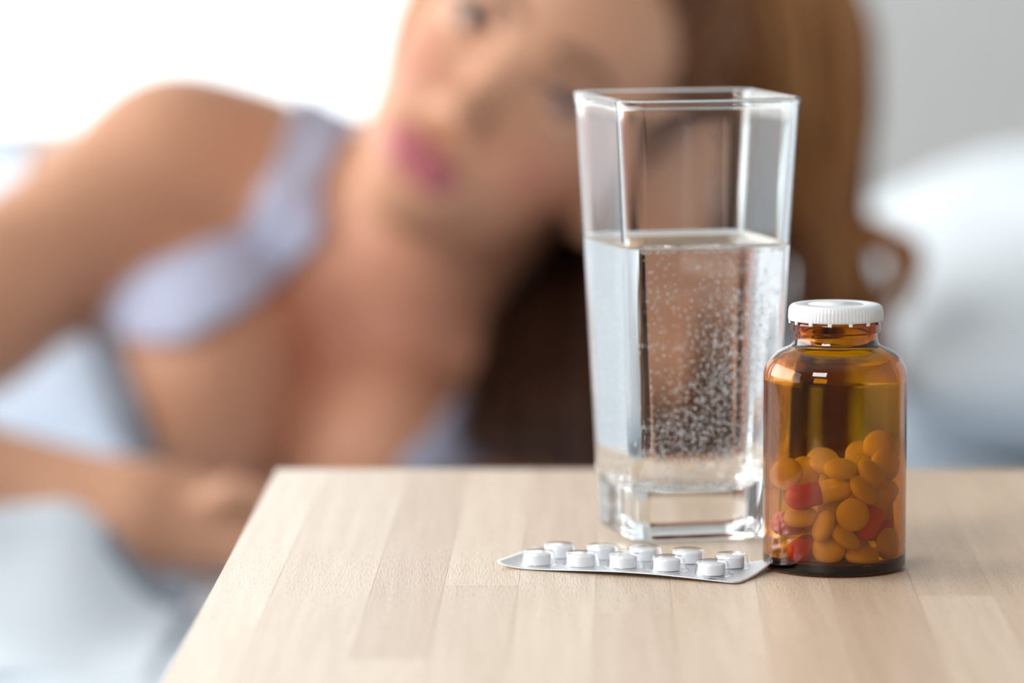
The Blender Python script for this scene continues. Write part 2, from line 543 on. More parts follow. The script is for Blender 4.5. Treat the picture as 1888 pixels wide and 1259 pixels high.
def cap(p0, r0, p1, r1, k=.02, t='body'):
    prims.append(('cap', (np.array(p0, float), r0, np.array(p1, float), r1), k, t))


def ell(c, radii, axes, k=.02, t='body', sub=False):
    prims.append(('sub' if sub else 'ell', (np.array(c, float), np.array(radii, float), np.array(axes, float)), k, t))


def sd(kind, prm, Px, Py, Pz):
    if kind == 'cap':
        a, r0, b, r1 = prm
        ab = b - a
        l2 = float(ab @ ab) + 1e-12
        t = np.clip(((Px - a[0]) * ab[0] + (Py - a[1]) * ab[1] + (Pz - a[2]) * ab[2]) / l2, 0, 1)
        return np.sqrt((Px - a[0] - t * ab[0]) ** 2 + (Py - a[1] - t * ab[1]) ** 2 + (Pz - a[2] - t * ab[2]) ** 2) - (r0 + (r1 - r0) * t)
    c, r, A = prm
    dx, dy, dz = Px - c[0], Py - c[1], Pz - c[2]
    u = (dx * A[0][0] + dy * A[0][1] + dz * A[0][2]) / r[0]
    v = (dx * A[1][0] + dy * A[1][1] + dz * A[1][2]) / r[1]
    w = (dx * A[2][0] + dy * A[2][1] + dz * A[2][2]) / r[2]
    k0 = np.sqrt(u * u + v * v + w * w) + 1e-9
    k1 = np.sqrt((u / r[0]) ** 2 + (v / r[1]) ** 2 + (w / r[2]) ** 2) + 1e-9
    return k0 * (k0 - 1) / k1


def bounds(kind, prm):
    if kind == 'cap':
        a, r0, b, r1 = prm
        r = max(r0, r1)
        return np.minimum(a, b) - r, np.maximum(a, b) + r
    c, r, A = prm
    e = np.sqrt(((A * r[:, None]) ** 2).sum(0))
    return c - e, c + e


def smin(a, b, k):
    h = np.clip(.5 + .5 * (a - b) / k, 0, 1)
    return a + (b - a) * h - k * h * (1 - h)


FAR = .06


def eval_points(P):
    D = np.full(len(P), FAR)
    for kind, prm, k, t in prims:
        d = sd(kind, prm, P[:, 0], P[:, 1], P[:, 2])
        D = -smin(-D, d, k) if kind == 'sub' else smin(D, d, k)
    return D


def graded(lo, hi, f0, f1, fine, coarse):
    out = [lo]
    while out[-1] < hi:
        out.append(out[-1] + (fine if f0 <= out[-1] < f1 else coarse))
    return np.array(out)


def eval_grid(xs, ys, zs):
    D = np.full((len(xs), len(ys), len(zs)), FAR, np.float32)
    for kind, prm, k, t in prims:
        lo, hi = bounds(kind, prm)
        m = FAR + k
        sl = []
        for ax, (l, h) in zip((xs, ys, zs), zip(lo - m, hi + m)):
            sl.append(slice(max(0, np.searchsorted(ax, l) - 1), min(len(ax), np.searchsorted(ax, h) + 1)))
        sl = tuple(sl)
        d = sd(kind, prm, xs[sl[0]][:, None, None], ys[sl[1]][None, :, None], zs[sl[2]][None, None, :])
        D[sl] = -smin(-D[sl], d, k) if kind == 'sub' else smin(D[sl], d, k)
    return D


def surface_nets(D, xs, ys, zs):
    S = D < 0
    nx, ny, nz = D.shape
    cnt = np.zeros((nx - 1, ny - 1, nz - 1), np.int8)
    for a in (0, 1):
        for b in (0, 1):
            for c in (0, 1):
                cnt += S[a:nx - 1 + a, b:ny - 1 + b, c:nz - 1 + c]
    I, J, K = np.nonzero((cnt > 0) & (cnt < 8))
    ids = np.full(cnt.shape, -1, np.int32)
    ids[I, J, K] = np.arange(len(I))
    acc = np.zeros((len(I), 3)); num = np.zeros(len(I))
    cor = [(a, b, c) for a in (0, 1) for b in (0, 1) for c in (0, 1)]
    val = {q: D[I + q[0], J + q[1], K + q[2]].astype(float) for q in cor}
    pos = {q: np.stack([xs[I + q[0]], ys[J + q[1]], zs[K + q[2]]], -1) for q in cor}
    for q in cor:
        for ax in range(3):
            if q[ax] == 0:
                w = list(q); w[ax] = 1; w = tuple(w)
                a, b = val[q], val[w]
                x = (a < 0) != (b < 0)
                t = np.where(x, a / np.where(x, a - b, 1), 0)
                acc += np.where(x[:, None], pos[q] + (pos[w] - pos[q]) * t[:, None], 0)
                num += x
    V = acc / num[:, None]
    Q = []
    for ax in range(3):
        o1, o2 = [(1, 2), (2, 0), (0, 1)][ax]
        sl0 = [slice(None)] * 3; sl1 = [slice(None)] * 3
        sl0[ax] = slice(0, -1); sl1[ax] = slice(1, None)
        a, b = S[tuple(sl0)], S[tuple(sl1)]
        e = np.argwhere(a != b)
        e = e[(e[:, o1] > 0) & (e[:, o2] > 0) & (e[:, o1] < D.shape[o1] - 1) & (e[:, o2] < D.shape[o2] - 1)]
        flip = a[e[:, 0], e[:, 1], e[:, 2]]
        quad = []
        for d1, d2 in ((1, 1), (0, 1), (0, 0), (1, 0)):
            w = e.copy(); w[:, o1] -= d1; w[:, o2] -= d2
            quad.append(ids[w[:, 0], w[:, 1], w[:, 2]])
        quad = np.stack(quad, -1)
        quad[~flip] = quad[~flip][:, ::-1]
        Q.append(quad)
    return V, np.concatenate(Q)


def fast_mesh(name, V, Q):
    me = bpy.data.meshes.new(name)
    me.vertices.add(len(V)); me.vertices.foreach_set('co', np.asarray(V, np.float32).ravel())
    me.loops.add(Q.size); me.loops.foreach_set('vertex_index', Q.astype(np.int32).ravel())
    me.polygons.add(len(Q))
    me.polygons.foreach_set('loop_start', np.arange(0, Q.size, Q.shape[1], dtype=np.int32))
    me.update(calc_edges=True)
    me.validate()
    return me


# --- head frame (face turned a little to the picture's left, rolled over by lying down)
EYE = W(950, 107, 2.30)
UP = np.array([.683, 0, .730]); UP /= np.linalg.norm(UP)
X0 = np.array([.730, 0, -.683]); X0 /= np.linalg.norm(X0)
Z0 = np.array([0, -1.0, 0])
yaw = math.radians(11)
HX = math.cos(yaw) * X0 + math.sin(yaw) * Z0
HZ = math.cos(yaw) * Z0 - math.sin(yaw) * X0
HA = np.array([HX, UP, HZ])


def H(x, y, z):
    return EYE + (HX * x + UP * y + HZ * z) * .001


def hell(x, y, z, rx, ry, rz, k=.012, t='head', sub=False):
    ell(H(x, y, z), np.array([rx, ry, rz]) * .001, HA, k, t, sub)


def hcap(a, r0, b, r1, k=.008, t='head'):
    cap(H(*a), r0 * .001, H(*b), r1 * .001, k, t)


# torso, hips and legs (hips and legs lie under the duvet)
up_sh, lo_sh = W(322, 318, 2.46), W(960, 870, 2.44)
cap(W(400, 430, 2.50), .078, W(740, 750, 2.49), .078, .05, 'chest')
cap(W(250, 540, 2.56), .085, W(520, 730, 2.53), .070, .05, 'torso')
cap(W(340, 600, 2.55), .10, W(-150, 600, 2.67), .088, .05, 'torso')
hip = W(-620, 440, 2.82)
cap(W(-150, 600, 2.67), .088, hip, .118, .06, 'torso')
knee1, knee2 = np.array([-.86, 2.72, .57]), np.array([-.90, 2.92, .545])
cap(hip, .105, knee1, .058, .04, 'leg'); cap(knee1, .058, np.array([-1.25, 2.98, .525]), .038, .02, 'leg')
cap(hip + np.array([0, .03, -.03]), .10, knee2, .055, .04, 'leg'); cap(knee2, .055, np.array([-1.28, 3.10, .52]), .036, .02, 'leg')
for a in ((-1.25, 2.98, .525), (-1.28, 3.10, .52)):
    a = np.array(a); cap(a, .034, a + np.array([-.08, -.09, -.01]), .022, .02, 'leg')
# breasts
ell(W(386, 690, 2.405), (.057, .080, .064), np.eye(3), .005, 'breast')
ell(W(705, 825, 2.405), (.054, .076, .055), np.eye(3), .005, 'breast')
# shoulders, collar, neck
cap(up_sh, .047, W(640, 410, 2.47), .046, .04, 'chest')
cap(lo_sh, .045, W(760, 640, 2.47), .050, .04, 'chest')
cap(W(880, 300, 2.425), .054, W(690, 590, 2.455), .058, .03, 'neck')
cap(W(740, 615, 2.405), .007, W(940, 690, 2.405), .008, .018, 'chest')
cap(W(690, 570, 2.405), .006, W(520, 380, 2.415), .007, .018, 'chest')
# upper arm, elbow outside the frame, forearm back along the bed
elb1 = W(-470, 850, 2.27)
wri1 = W(270, 948, 2.19)
cap(up_sh, .047, W(-60, 570, 2.38), .0415, .02, 'arm'); cap(W(-60, 570, 2.38), .0415, elb1, .034, .02, 'arm')
cap(elb1, .034, W(-150, 892, 2.22), .036, .02, 'arm'); cap(W(-150, 892, 2.22), .036, wri1, .0235, .02, 'arm')
palm_a = W(395, 968, 2.19)
cap(wri1, .023, palm_a, .023, .015, 'arm')
for (a, b, r_) in (((380, 945, 2.205), (468, 926, 2.226), .0115), ((385, 955, 2.195), (472, 952, 2.207), .0120), ((385, 975, 2.185), (470, 981, 2.188), .0115), ((375, 992, 2.178), (460, 1006, 2.169), .0105)):
    cap(W(*a), r_ + .002, W(*b), r_, .008, 'arm')


def finger(p, q, r, rad, k=.004, t='arm'):
    p, q, r = map(np.array, (p, q, r))
    cap(p, rad, q, rad * .92, k, t); cap(q, rad * .92, r, rad * .75, k, t)


for (a, b, c, rd) in (((470, 925, 2.228), (568, 932, 2.232), (625, 962, 2.226), .0078), ((474, 952, 2.208), (590, 964, 2.212), (648, 996, 2.205), .0082),
                      ((472, 982, 2.188), (580, 1000, 2.190), (632, 1026, 2.184), .0078), ((462, 1008, 2.168), (540, 1026, 2.168), (580, 1040, 2.164), .0068)):
    finger(W(*a), W(*b), W(*c), rd)
finger(W(370, 935, 2.175), W(430, 905, 2.155), W(495, 915, 2.15), .0085)
# lower arm: elbow on the bed behind the bottle, hand under the cheek
elb2 = W(1215, 905, 2.27)
wri2 = W(1228, 470, 2.385)
lo_elb = W(1090, 900, 2.38)
cap(lo_sh, .045, lo_elb, .039, .02, 'arm'); cap(lo_elb, .039, elb2, .034, .02, 'arm'); cap(elb2, .033, W(1222, 780, 2.30), .032, .02, 'arm')
cap(W(1222, 780, 2.30), .032, wri2, .024, .02, 'arm')
cap(wri2, .023, W(1240, 395, 2.39), .024, .015, 'arm')
for (a, b, c, d, rd) in ((1222, 1165, 1140, 1120, .0080), (1232, 1212, 1190, 1168, .0083), (1246, 1262, 1246, 1225, .0080), (1258, 1308, 1304, 1284, .0070)):
    top = {1165: 300, 1212: 286, 1262: 286, 1308: 300}[b]
    cap(W(a, 395, 2.392), .0135, W(b, top, 2.380), .0112, .008, 'arm')
    finger(W(b, top, 2.380), W(c, top - 86, 2.368), W(d, top - 150, 2.374), rd)
finger(W(1205, 425, 2.385), W(1130, 440, 2.375), W(1070, 415, 2.375), .0090)
# head
hell(0, 24, -88, 73, 92, 96, .02)
hell(0, -20, -58, 58, 74, 52, .02)
hell(4, -62, -50, 47, 40, 44, .018)
hell(0, -93, -24, 19, 15, 19, .02)
hell(26, -36, -30, 24, 24, 22, .02); hell(-26, -36, -30, 22, 24, 22, .02)
hell(0, 44, -30, 52, 34, 30, .02)
hell(0, 15, -15, 46, 8, 12, .014)
hell(0, -72, -14, 30, 20, 20, .014)
# eye sockets
hell(31, -1, 3, 17, 11, 14, .008, sub=True); hell(-31, -1, 3, 17, 11, 14, .008, sub=True)
# nose
hcap((0, 4, -8), 6, (0, -36, 12), 8.0, .010)
hell(0, -38, 13, 9.5, 8.5, 9, .006)
hell(10, -42, 2, 6.5, 6, 8, .006); hell(-10, -42, 2, 6.5, 6, 8, .006)
# lids
for s in (-1, 1):
    hcap((s * 17, 0, -7), 3.0, (s * 31, 6.2, -1.5), 3.0, .004); hcap((s * 31, 6.2, -1.5), 3.0, (s * 46, 1, -10), 3.0, .004)
    hcap((s * 18, -3, -7), 2.6, (s * 31, -7.2, -3), 2.6, .004); hcap((s * 31, -7.2, -3), 2.6, (s * 45, -1, -10), 2.6, .004)
# lips
for s in (-1, 1):
    hcap((s * 5, -62.5, 5.0), 4.6, (s * 21, -67.5, -4), 2.2, .003)
hcap((-9, -73.5, 4.2), 5.4, (9, -73.5, 4.2), 5.4, .003)
for s in (-1, 1):
    hcap((s * 9, -73.5, 4.2), 5.2, (s * 21, -68.5, -4), 2.2, .003)
# ears
hell(70, -14, -92, 8, 28, 16, .006); hell(-70, -14, -92, 8, 28, 16, .006)

xs = graded(-1.42, .30, -.135, .075, .0026, .0056)
ys = graded(2.10, 3.16, 2.26, 2.36, .0026, .0056)
zs = graded(.42, .90, .60, .80, .0026, .0056)
D = eval_grid(xs, ys, zs)
V, Q = surface_nets(D, xs, ys, zs)
del D
# smooth the grid steps a little
nb = np.zeros_like(V); ct = np.zeros(len(V))
E_ = np.concatenate([Q[:, [0, 1]], Q[:, [1, 2]], Q[:, [2, 3]], Q[:, [3, 0]]])
for _ in range(2):
    nb[:] = 0; ct[:] = 0
    np.add.at(nb, E_[:, 0], V[E_[:, 1]]); np.add.at(nb, E_[:, 1], V[E_[:, 0]])
    np.add.at(ct, E_[:, 0], 1); np.add.at(ct, E_[:, 1], 1)
    V = V * .6 + .4 * nb / np.maximum(ct, 1)[:, None]

woman = empty('person', (float(W(300, 600, 2.5)[0]), 2.5, BED))
tag(woman, 'woman with long golden brown hair lying on the bed in a lavender tank top', 'person')
PO = np.array(woman.location)
body_me = fast_mesh('body', V - PO, Q)
HV = (V - EYE) @ HA.T * 1000.0
tri = np.stack([HV[:, 0], HV[:, 1], HV[:, 2]], -1)


def soft(d, w):
    return np.clip(1 - d / w, 0, 1)


lx, ly, lz = tri[:, 0], tri[:, 1], tri[:, 2]
lip_up = (np.abs(lx) / 23) ** 2 + ((ly + 65.5) / 6.5) ** 2
lip_lo = (np.abs(lx) / 21) ** 2 + ((ly + 73.0) / 7.5) ** 2
lips = np.clip((1.25 - np.minimum(lip_up, lip_lo)) / .35, 0, 1) * (lz > -14)
bl_ = np.exp(-(((lx - 42) / 22) ** 2 + ((ly + 38) / 16) ** 2)) + np.exp(-(((lx + 40) / 18) ** 2 + ((ly + 36) / 16) ** 2))
bl_ = np.clip(bl_, 0, 1) * (lz > -75) * .75
chest_c = W(640, 650, 2.41)
bl_ = np.maximum(bl_, .6 * np.exp(-(((V - chest_c) / np.array([.085, .09, .075])) ** 2).sum(1)))
for nm, arr in (('lips', lips), ('blush', bl_)):
    a = body_me.attributes.new(nm, 'FLOAT', 'POINT')
    a.data.foreach_set('value', arr.astype(np.float32))
link('body', body_me, M['skin'], woman)


def head_surface(x, y, lift=.0004):
    """point of the face surface in front of head coordinates (x, y)"""
    z = np.linspace(45, -70, 461)
    P = EYE + (HX[None] * x + UP[None] * y + HZ[None] * z[:, None]) * .001
    d = eval_points(P)
    i = int(np.argmax(d < 0))
    return P[i] + HZ * lift


# eyes
def uv_sphere(name, r, n=24, m=16):
    return lathe(name, [(r * math.sin(math.pi * i / m), -r * math.cos(math.pi * i / m)) for i in range(m + 1)], n)


gaze = HZ * .98 + HX * .12 + np.array([0, 0, .03])
gq = Vector(gaze).to_track_quat('Z', 'Y')
for s in (-1, 1):
    c = H(s * 31, -.2, -14.0)
    eb = link('eye', uv_sphere('eye', .0122), M['eye_white'], woman)
    eb.location = c - PO
    eb.rotation_mode = 'QUATERNION'; eb.rotation_quaternion = gq
    ir = [(0, .01235)] + [(0.0070 * t, math.sqrt(.01235 ** 2 - (0.0070 * t) ** 2)) for t in (.25, .5, .75, 1)]
    link('iris', lathe('iris', ir[::-1], 24), M['iris'], eb)
    pu = [(0, .01245)] + [(.0028 * t, math.sqrt(.01245 ** 2 - (.0028 * t) ** 2)) for t in (.5, 1)]
    link('pupil', lathe('pupil', pu[::-1], 20), M['pupil'], eb)


def tube_mesh(name, pts, radii, sides=8, flat=1.0, fdir=None):
    pts = np.array(pts, float)
    V_, F_ = [], []
    n = len(pts)
    tan = np.gradient(pts, axis=0)
    ref = np.array(fdir if fdir is not None else (0, 0, 1.0))
    for i in range(n):
        t = tan[i] / (np.linalg.norm(tan[i]) + 1e-12)
        a = ref - t * (ref @ t); a /= np.linalg.norm(a) + 1e-12
        b = np.cross(t, a)
        for k in range(sides):
            w = 2 * math.pi * k / sides
            V_.append(pts[i] + radii[i] * (a * math.cos(w) * flat + b * math.sin(w)))
    for i in range(n - 1):
        for k in range(sides):
            k2 = (k + 1) % sides
            F_.append((i * sides + k, i * sides + k2, (i + 1) * sides + k2, (i + 1) * sides + k))
    F_.append(tuple(range(sides))[::-1]); F_.append(tuple((n - 1) * sides + k for k in range(sides)))
    return mesh_from(name, V_, F_)


def lerp_pts(ctrl, n):
    ctrl = np.array(ctrl, float)
    t = np.linspace(0, len(ctrl) - 1, n)
    i = np.clip(t.astype(int), 0, len(ctrl) - 2); f_ = (t - i)[:, None]
    p0 = ctrl[np.maximum(i - 1, 0)]; p1 = ctrl[i]; p2 = ctrl[i + 1]; p3 = ctrl[np.minimum(i + 2, len(ctrl) - 1)]
    return .5 * ((2 * p1) + (p2 - p0) * f_ + (2 * p0 - 5 * p1 + 4 * p2 - p3) * f_ ** 2 + (3 * p1 - p0 - 3 * p2 + p3) * f_ ** 3)


for s in (-1, 1):
    cp = lerp_pts([(s * 11, 16), (s * 24, 21), (s * 37, 22), (s * 50, 15)], 14)
    pts = [head_surface(*q, lift=.0002) - PO for q in cp]
    link('eyebrow', tube_mesh('eyebrow', pts, [.0016 + .0022 * math.sin(math.pi * (.25 + .7 * i / 13)) for i in range(14)], 8, .45, HZ), M['brow'], woman)
    cp = lerp_pts([(s * 18, 2.2, -2.6), (s * 26, 5.4, 1.8), (s * 36, 5.4, 1.0), (s * 47, 1.0, -7)], 14)
    pts = [H(*q) - PO for q in cp]
    link('eyelashes', tube_mesh('eyelashes', pts, [.0014 + .0016 * math.sin(math.pi * i / 13) for i in range(14)], 6, 1.0, HZ), M['lash'], woman)


# clothes cut from the body surface, lifted off the skin
nrm = np.zeros_like(V)
fn = np.cross(V[Q[:, 2]] - V[Q[:, 0]], V[Q[:, 3]] - V[Q[:, 1]])
for k in range(4):
    np.add.at(nrm, Q[:, k], fn)
nrm /= np.linalg.norm(nrm, axis=1)[:, None] + 1e-12
# chart of the chest: coordinates along picture-plane directions at the chest's distance
cx_ = V[:, 0] / V[:, 1] * F + 944
ang = np.arctan2(CAM[2] - V[:, 2], V[:, 1]) - PITCH
cy_ = 629.5 + np.tan(ang) * F
cx_ = 944 + V[:, 0] / (V[:, 1] * math.cos(PITCH) + (CAM[2] - V[:, 2]) * math.sin(PITCH)) * F


def inside(poly, x, y):
    r = np.zeros(len(x), bool)
    n = len(poly)
    j = n - 1
    for i in range(n):
        xi, yi = poly[i]; xj, yj = poly[j]
        c = ((yi > y) != (yj > y)) & (x < (xj - xi) * (y - yi) / (yj - yi + 1e-12) + xi)
        r ^= c
        j = i
    return r


owner_d = np.full(len(V), 9.0); owner = np.empty(len(V), object)
for kind, prm, k, t in prims:
    if kind == 'sub': continue
    d = sd(kind, prm, V[:, 0], V[:, 1], V[:, 2])
    m = d < owner_d
    owner_d[m] = d[m]; owner[m] = t
front = nrm[:, 1] < .25
not_arm = owner != 'arm'
headish = (owner == 'head') | (owner == 'neck')


def garment(name, mask, off, thick, m, parent):
    fsel = Q[mask[Q].all(1)]
    used = np.unique(fsel)
    re = np.full(len(V), -1); re[used] = np.arange(len(used))
    P = V[used] + nrm[used] * off
    Fq = re[fsel]
    ed = np.sort(np.concatenate([Fq[:, [0, 1]], Fq[:, [1, 2]], Fq[:, [2, 3]], Fq[:, [3, 0]]]), axis=1)
    uq, cn = np.unique(ed, axis=0, return_counts=True)
    be = uq[cn == 1]
    for _ in range(14):
        s_ = np.zeros_like(P); c_ = np.zeros(len(P))
        np.add.at(s_, be[:, 0], P[be[:, 1]]); np.add.at(s_, be[:, 1], P[be[:, 0]])
        np.add.at(c_, be[:, 0], 1); np.add.at(c_, be[:, 1], 1)
        b = c_ == 2
        P[b] = .5 * P[b] + .5 * s_[b] / 2
    o = link(name, fast_mesh(name, P - PO, Fq), m, parent)
    md = o.modifiers.new('thickness', 'SOLIDIFY'); md.thickness = thick; md.offset = 1
    return o


strap = [(548, 175), (600, 170), (690, 215), (668, 290), (640, 370), (598, 440), (525, 525), (432, 600), (350, 640), (280, 645), (200, 618), (175, 580),
         (215, 525), (330, 485), (440, 425), (490, 350), (520, 260)]
strap2 = [(838, 720), (900, 770), (930, 830), (900, 880), (700, 880), (740, 830), (790, 785)]
cloth_poly = [(-900, 560), (-40, 660), (130, 575), (205, 600), (222, 660), (255, 740), (300, 880), (180, 1000), (-900, 1000)]
shade_poly = [(170, 585), (222, 600), (240, 660), (272, 740), (330, 900), (268, 900), (232, 780), (200, 690), (180, 630)]
m_strap = inside(strap, cx_, cy_) & front & not_arm & ~headish
m_strap2 = inside(strap2, cx_, cy_) & front & ~headish
m_shade = inside(shade_poly, cx_, cy_) & front & not_arm
m_cloth = (((owner == 'torso') & (~front | inside(cloth_poly, cx_, cy_) | (cx_ < 60))) | (inside(cloth_poly, cx_, cy_) & not_arm & front)) & (cx_ > -800)
tank = link('tank_top', mesh_from('tank_top', [], []), None, woman)
bpy.data.objects.remove(tank)
tank = garment('tank_top', m_cloth, .0012, .0022, M['tank_white'], woman)
tank['label'] = 'pale blue-white body of the tank top'
for msk in (m_strap, m_strap2):
    garment('shoulder_strap', msk, .003, .0035, M['lavender'], tank)['label'] = 'lavender shoulder strap'
garment('shade_strip', m_shade, .0032, .0028, M['edge_shade'], tank)['label'] = 'grey strip painting the gap shade at the neckline edge'  # added strip, paints the shadow of the gap beside the cloth

# hair
hv, hf, ht = [], [], []
nhv = 0


def strand(ctrl, r, tone, n=16, sides=4, tip=.35):
    global nhv
    P = lerp_pts(ctrl, n)
    tan = np.gradient(P, axis=0); tan /= np.linalg.norm(tan, axis=1)[:, None] + 1e-12
    a = np.cross(tan, np.array([.31, .9, .29])); a /= np.linalg.norm(a, axis=1)[:, None] + 1e-12
    b = np.cross(tan, a)
    rr = r * np.clip(np.minimum(1.0, np.linspace(1.15, tip, n)), 0, 1)
    w = np.arange(sides) * 2 * math.pi / sides
    ring = P[:, None, :] + rr[:, None, None] * (a[:, None, :] * np.cos(w)[None, :, None] + b[:, None, :] * np.sin(w)[None, :, None])
    hv.append(ring.reshape(-1, 3))
    i = np.arange(n - 1)[:, None] * sides; k = np.arange(sides)[None, :]; k2 = (k + 1) % sides
    hf.append((np.stack([i + k, i + k2, i + sides + k2, i + sides + k], -1).reshape(-1, 4)) + nhv)
    ht.append(np.full(n * sides, tone))
    nhv += n * sides


def hair_group(guides, count, r, tone, tvar, jit, djit, edge_tone=0.0, trim=.16):
    G = np.array([[q if isinstance(q, np.ndarray) else W(*q) for q in g] for g in guides])
    for _ in range(count):
        s = rng.uniform(0, len(G) - 1 - 1e-6); i = int(s); f_ = s - i
        ctrl = G[i] * (1 - f_) + G[i + 1] * f_
        m_ = len(ctrl)
        o = rng.normal(0, jit, 3); o[1] = rng.uniform(-djit, djit)
        gr = np.linspace(.5, 1, m_)[:, None]
        ctrl = ctrl + o[None] * gr + rng.normal(0, jit * .35, ctrl.shape)
        tn = tone + rng.normal(0, tvar) + edge_tone * s / (len(G) - 1)
        if trim:
            full = lerp_pts(ctrl, 40)
            ctrl = full[:int(40 * (1 - trim * rng.random() ** 1.5))][::5]
        strand(ctrl, r * rng.uniform(.7, 1.3), float(np.clip(tn, 0, 1)), 20)


# long lengths falling on the picture's right, over the pillow
right = [
    [H(6, 116, -58), (1186, 0, 2.36), (1196, 110, 2.375), (1235, 205, 2.42), (1330, 320, 2.46), (1440, 430, 2.46), (1500, 520, 2.45)],
    [H(6, 119, -72), (1262, -20, 2.36), (1285, 110, 2.38), (1330, 230, 2.43), (1400, 350, 2.46), (1490, 460, 2.45), (1560, 560, 2.44)],
    [H(6, 120, -88), (1385, -40, 2.38), (1410, 110, 2.39), (1440, 240, 2.42), (1475, 370, 2.44), (1540, 480, 2.43), (1610, 590, 2.42)],
    [H(6, 119, -106), (1500, -40, 2.41), (1530, 110, 2.41), (1535, 240, 2.42), (1530, 370, 2.43), (1560, 490, 2.42), (1600, 600, 2.41)],
    [H(6, 116, -122), (1550, -40, 2.43), (1578, 110, 2.42), (1580, 240, 2.42), (1560, 370, 2.42), (1565, 500, 2.41), (1590, 620, 2.40)],
]
hair_group(right, 900, .0013, .46, .13, .0035, .022, .22)
hair_group([[g[0]] + [(q[0] + 10, q[1], q[2] + .05) for q in g[1:]] for g in right], 380, .0016, .30, .10, .006, .02, .1)
# outer golden lock that curls round on the pillow
curl = [
    [(1510, 300, 2.43), (1545, 380, 2.42), (1610, 410, 2.41), (1672, 440, 2.40), (1690, 490, 2.395), (1668, 545, 2.39), (1630, 585, 2.39)],
    [(1490, 330, 2.43), (1520, 410, 2.42), (1570, 450, 2.41), (1630, 450, 2.40), (1655, 485, 2.395), (1640, 530, 2.39), (1600, 560, 2.39)],
]
hair_group(curl, 150, .0012, .62, .09, .003, .01)
# under-lengths falling behind the neck on to the bed, shade painted in near-black
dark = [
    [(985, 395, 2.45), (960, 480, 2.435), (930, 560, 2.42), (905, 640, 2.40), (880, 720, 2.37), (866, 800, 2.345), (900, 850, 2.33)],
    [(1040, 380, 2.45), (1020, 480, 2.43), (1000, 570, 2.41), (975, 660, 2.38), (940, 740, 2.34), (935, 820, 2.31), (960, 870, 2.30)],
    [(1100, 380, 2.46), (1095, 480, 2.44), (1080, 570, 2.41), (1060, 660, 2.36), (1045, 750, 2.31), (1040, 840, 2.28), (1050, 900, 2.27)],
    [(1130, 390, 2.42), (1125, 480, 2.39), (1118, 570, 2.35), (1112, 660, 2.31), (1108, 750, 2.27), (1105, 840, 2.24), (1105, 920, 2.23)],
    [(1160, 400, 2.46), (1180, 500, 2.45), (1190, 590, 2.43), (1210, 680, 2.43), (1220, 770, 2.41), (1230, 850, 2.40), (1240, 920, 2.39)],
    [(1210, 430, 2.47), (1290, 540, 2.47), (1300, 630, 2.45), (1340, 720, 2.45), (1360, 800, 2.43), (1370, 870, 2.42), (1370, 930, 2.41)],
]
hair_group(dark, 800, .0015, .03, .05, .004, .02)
over = [
    [(1345, 380, 2.42), (1310, 470, 2.37), (1280, 560, 2.32), (1250, 640, 2.28), (1225, 720, 2.25), (1210, 800, 2.225), (1200, 900, 2.22)],
    [(1390, 380, 2.44), (1370, 470, 2.39), (1350, 560, 2.35), (1335, 640, 2.31), (1320, 720, 2.28), (1305, 800, 2.26), (1300, 900, 2.25)],
    [(1440, 400, 2.45), (1430, 490, 2.42), (1425, 570, 2.38), (1420, 650, 2.36), (1415, 730, 2.34), (1410, 810, 2.32), (1410, 900, 2.31)],
]
hair_group(over, 420, .0014, .12, .07, .003, .012)  # dark tone paints shade into the strands over the forearm
low = [
    [(1462, 430, 2.45), (1474, 520, 2.44), (1474, 600, 2.43), (1480, 680, 2.41), (1475, 760, 2.40), (1480, 840, 2.39), (1490, 920, 2.38)],
    [(1540, 430, 2.43), (1560, 520, 2.42), (1580, 600, 2.41), (1575, 680, 2.40), (1560, 760, 2.39), (1560, 840, 2.38), (1570, 920, 2.37)],
    [(1560, 430, 2.43), (1600, 520, 2.42), (1625, 600, 2.41), (1622, 680, 2.40), (1610, 760, 2.39), (1605, 840, 2.38), (1610, 920, 2.37)],
]
hair_group(low, 420, .0014, .46, .12, .004, .015)
# hair swept along the picture-left side of the face
left = [
    [H(2, 117, -58), H(-46, 92, -48), (860, -130, 2.345), (792, -25, 2.36), (754, 40, 2.37), (733, 110, 2.385), (711, 190, 2.41), (693, 270, 2.44), (690, 340, 2.46)],
    [H(2, 118, -80), H(-56, 92, -75), (838, -140, 2.375), (770, -30, 2.38), (738, 40, 2.385), (720, 110, 2.395), (701, 190, 2.42), (688, 270, 2.45), (690, 340, 2.47)],
    [H(2, 116, -120), H(-60, 88, -115), (828, -140, 2.43), (764, -30, 2.42), (738, 40, 2.415), (722, 110, 2.42), (704, 190, 2.435), (690, 270, 2.455), (690, 340, 2.475)],
]
hair_group(left, 330, .0013, .72, .08, .0016, .008, trim=0)  # lighter tone paints the window's glow into these strands
# scalp covering
n_, m_ = 150, 96
cv, ckeep = [], []
for i in range(m_ + 1):
    th = math.pi * i / m_
    for k in range(n_):
        ph = 2 * math.pi * k / n_
        cv.append((78 * math.sin(th) * math.cos(ph), 24 + 98 * math.cos(th), -88 + 101 * math.sin(th) * math.sin(ph)))
cv = np.array(cv)
keep = .8 * cv[:, 1] - cv[:, 2] > 69 + rng.normal(0, .8, len(cv))
wv_ = np.array([H(*q) for q in cv])
for i in range(m_):
    for k in range(n_):
        q = (i * n_ + k, i * n_ + (k + 1) % n_, (i + 1) * n_ + (k + 1) % n_, (i + 1) * n_ + k)
        if all(keep[list(q)]):
            hf.append(np.array([q]) + nhv)
hv.append(wv_); ht.append(np.full(len(wv_), .38)); nhv += len(wv_)
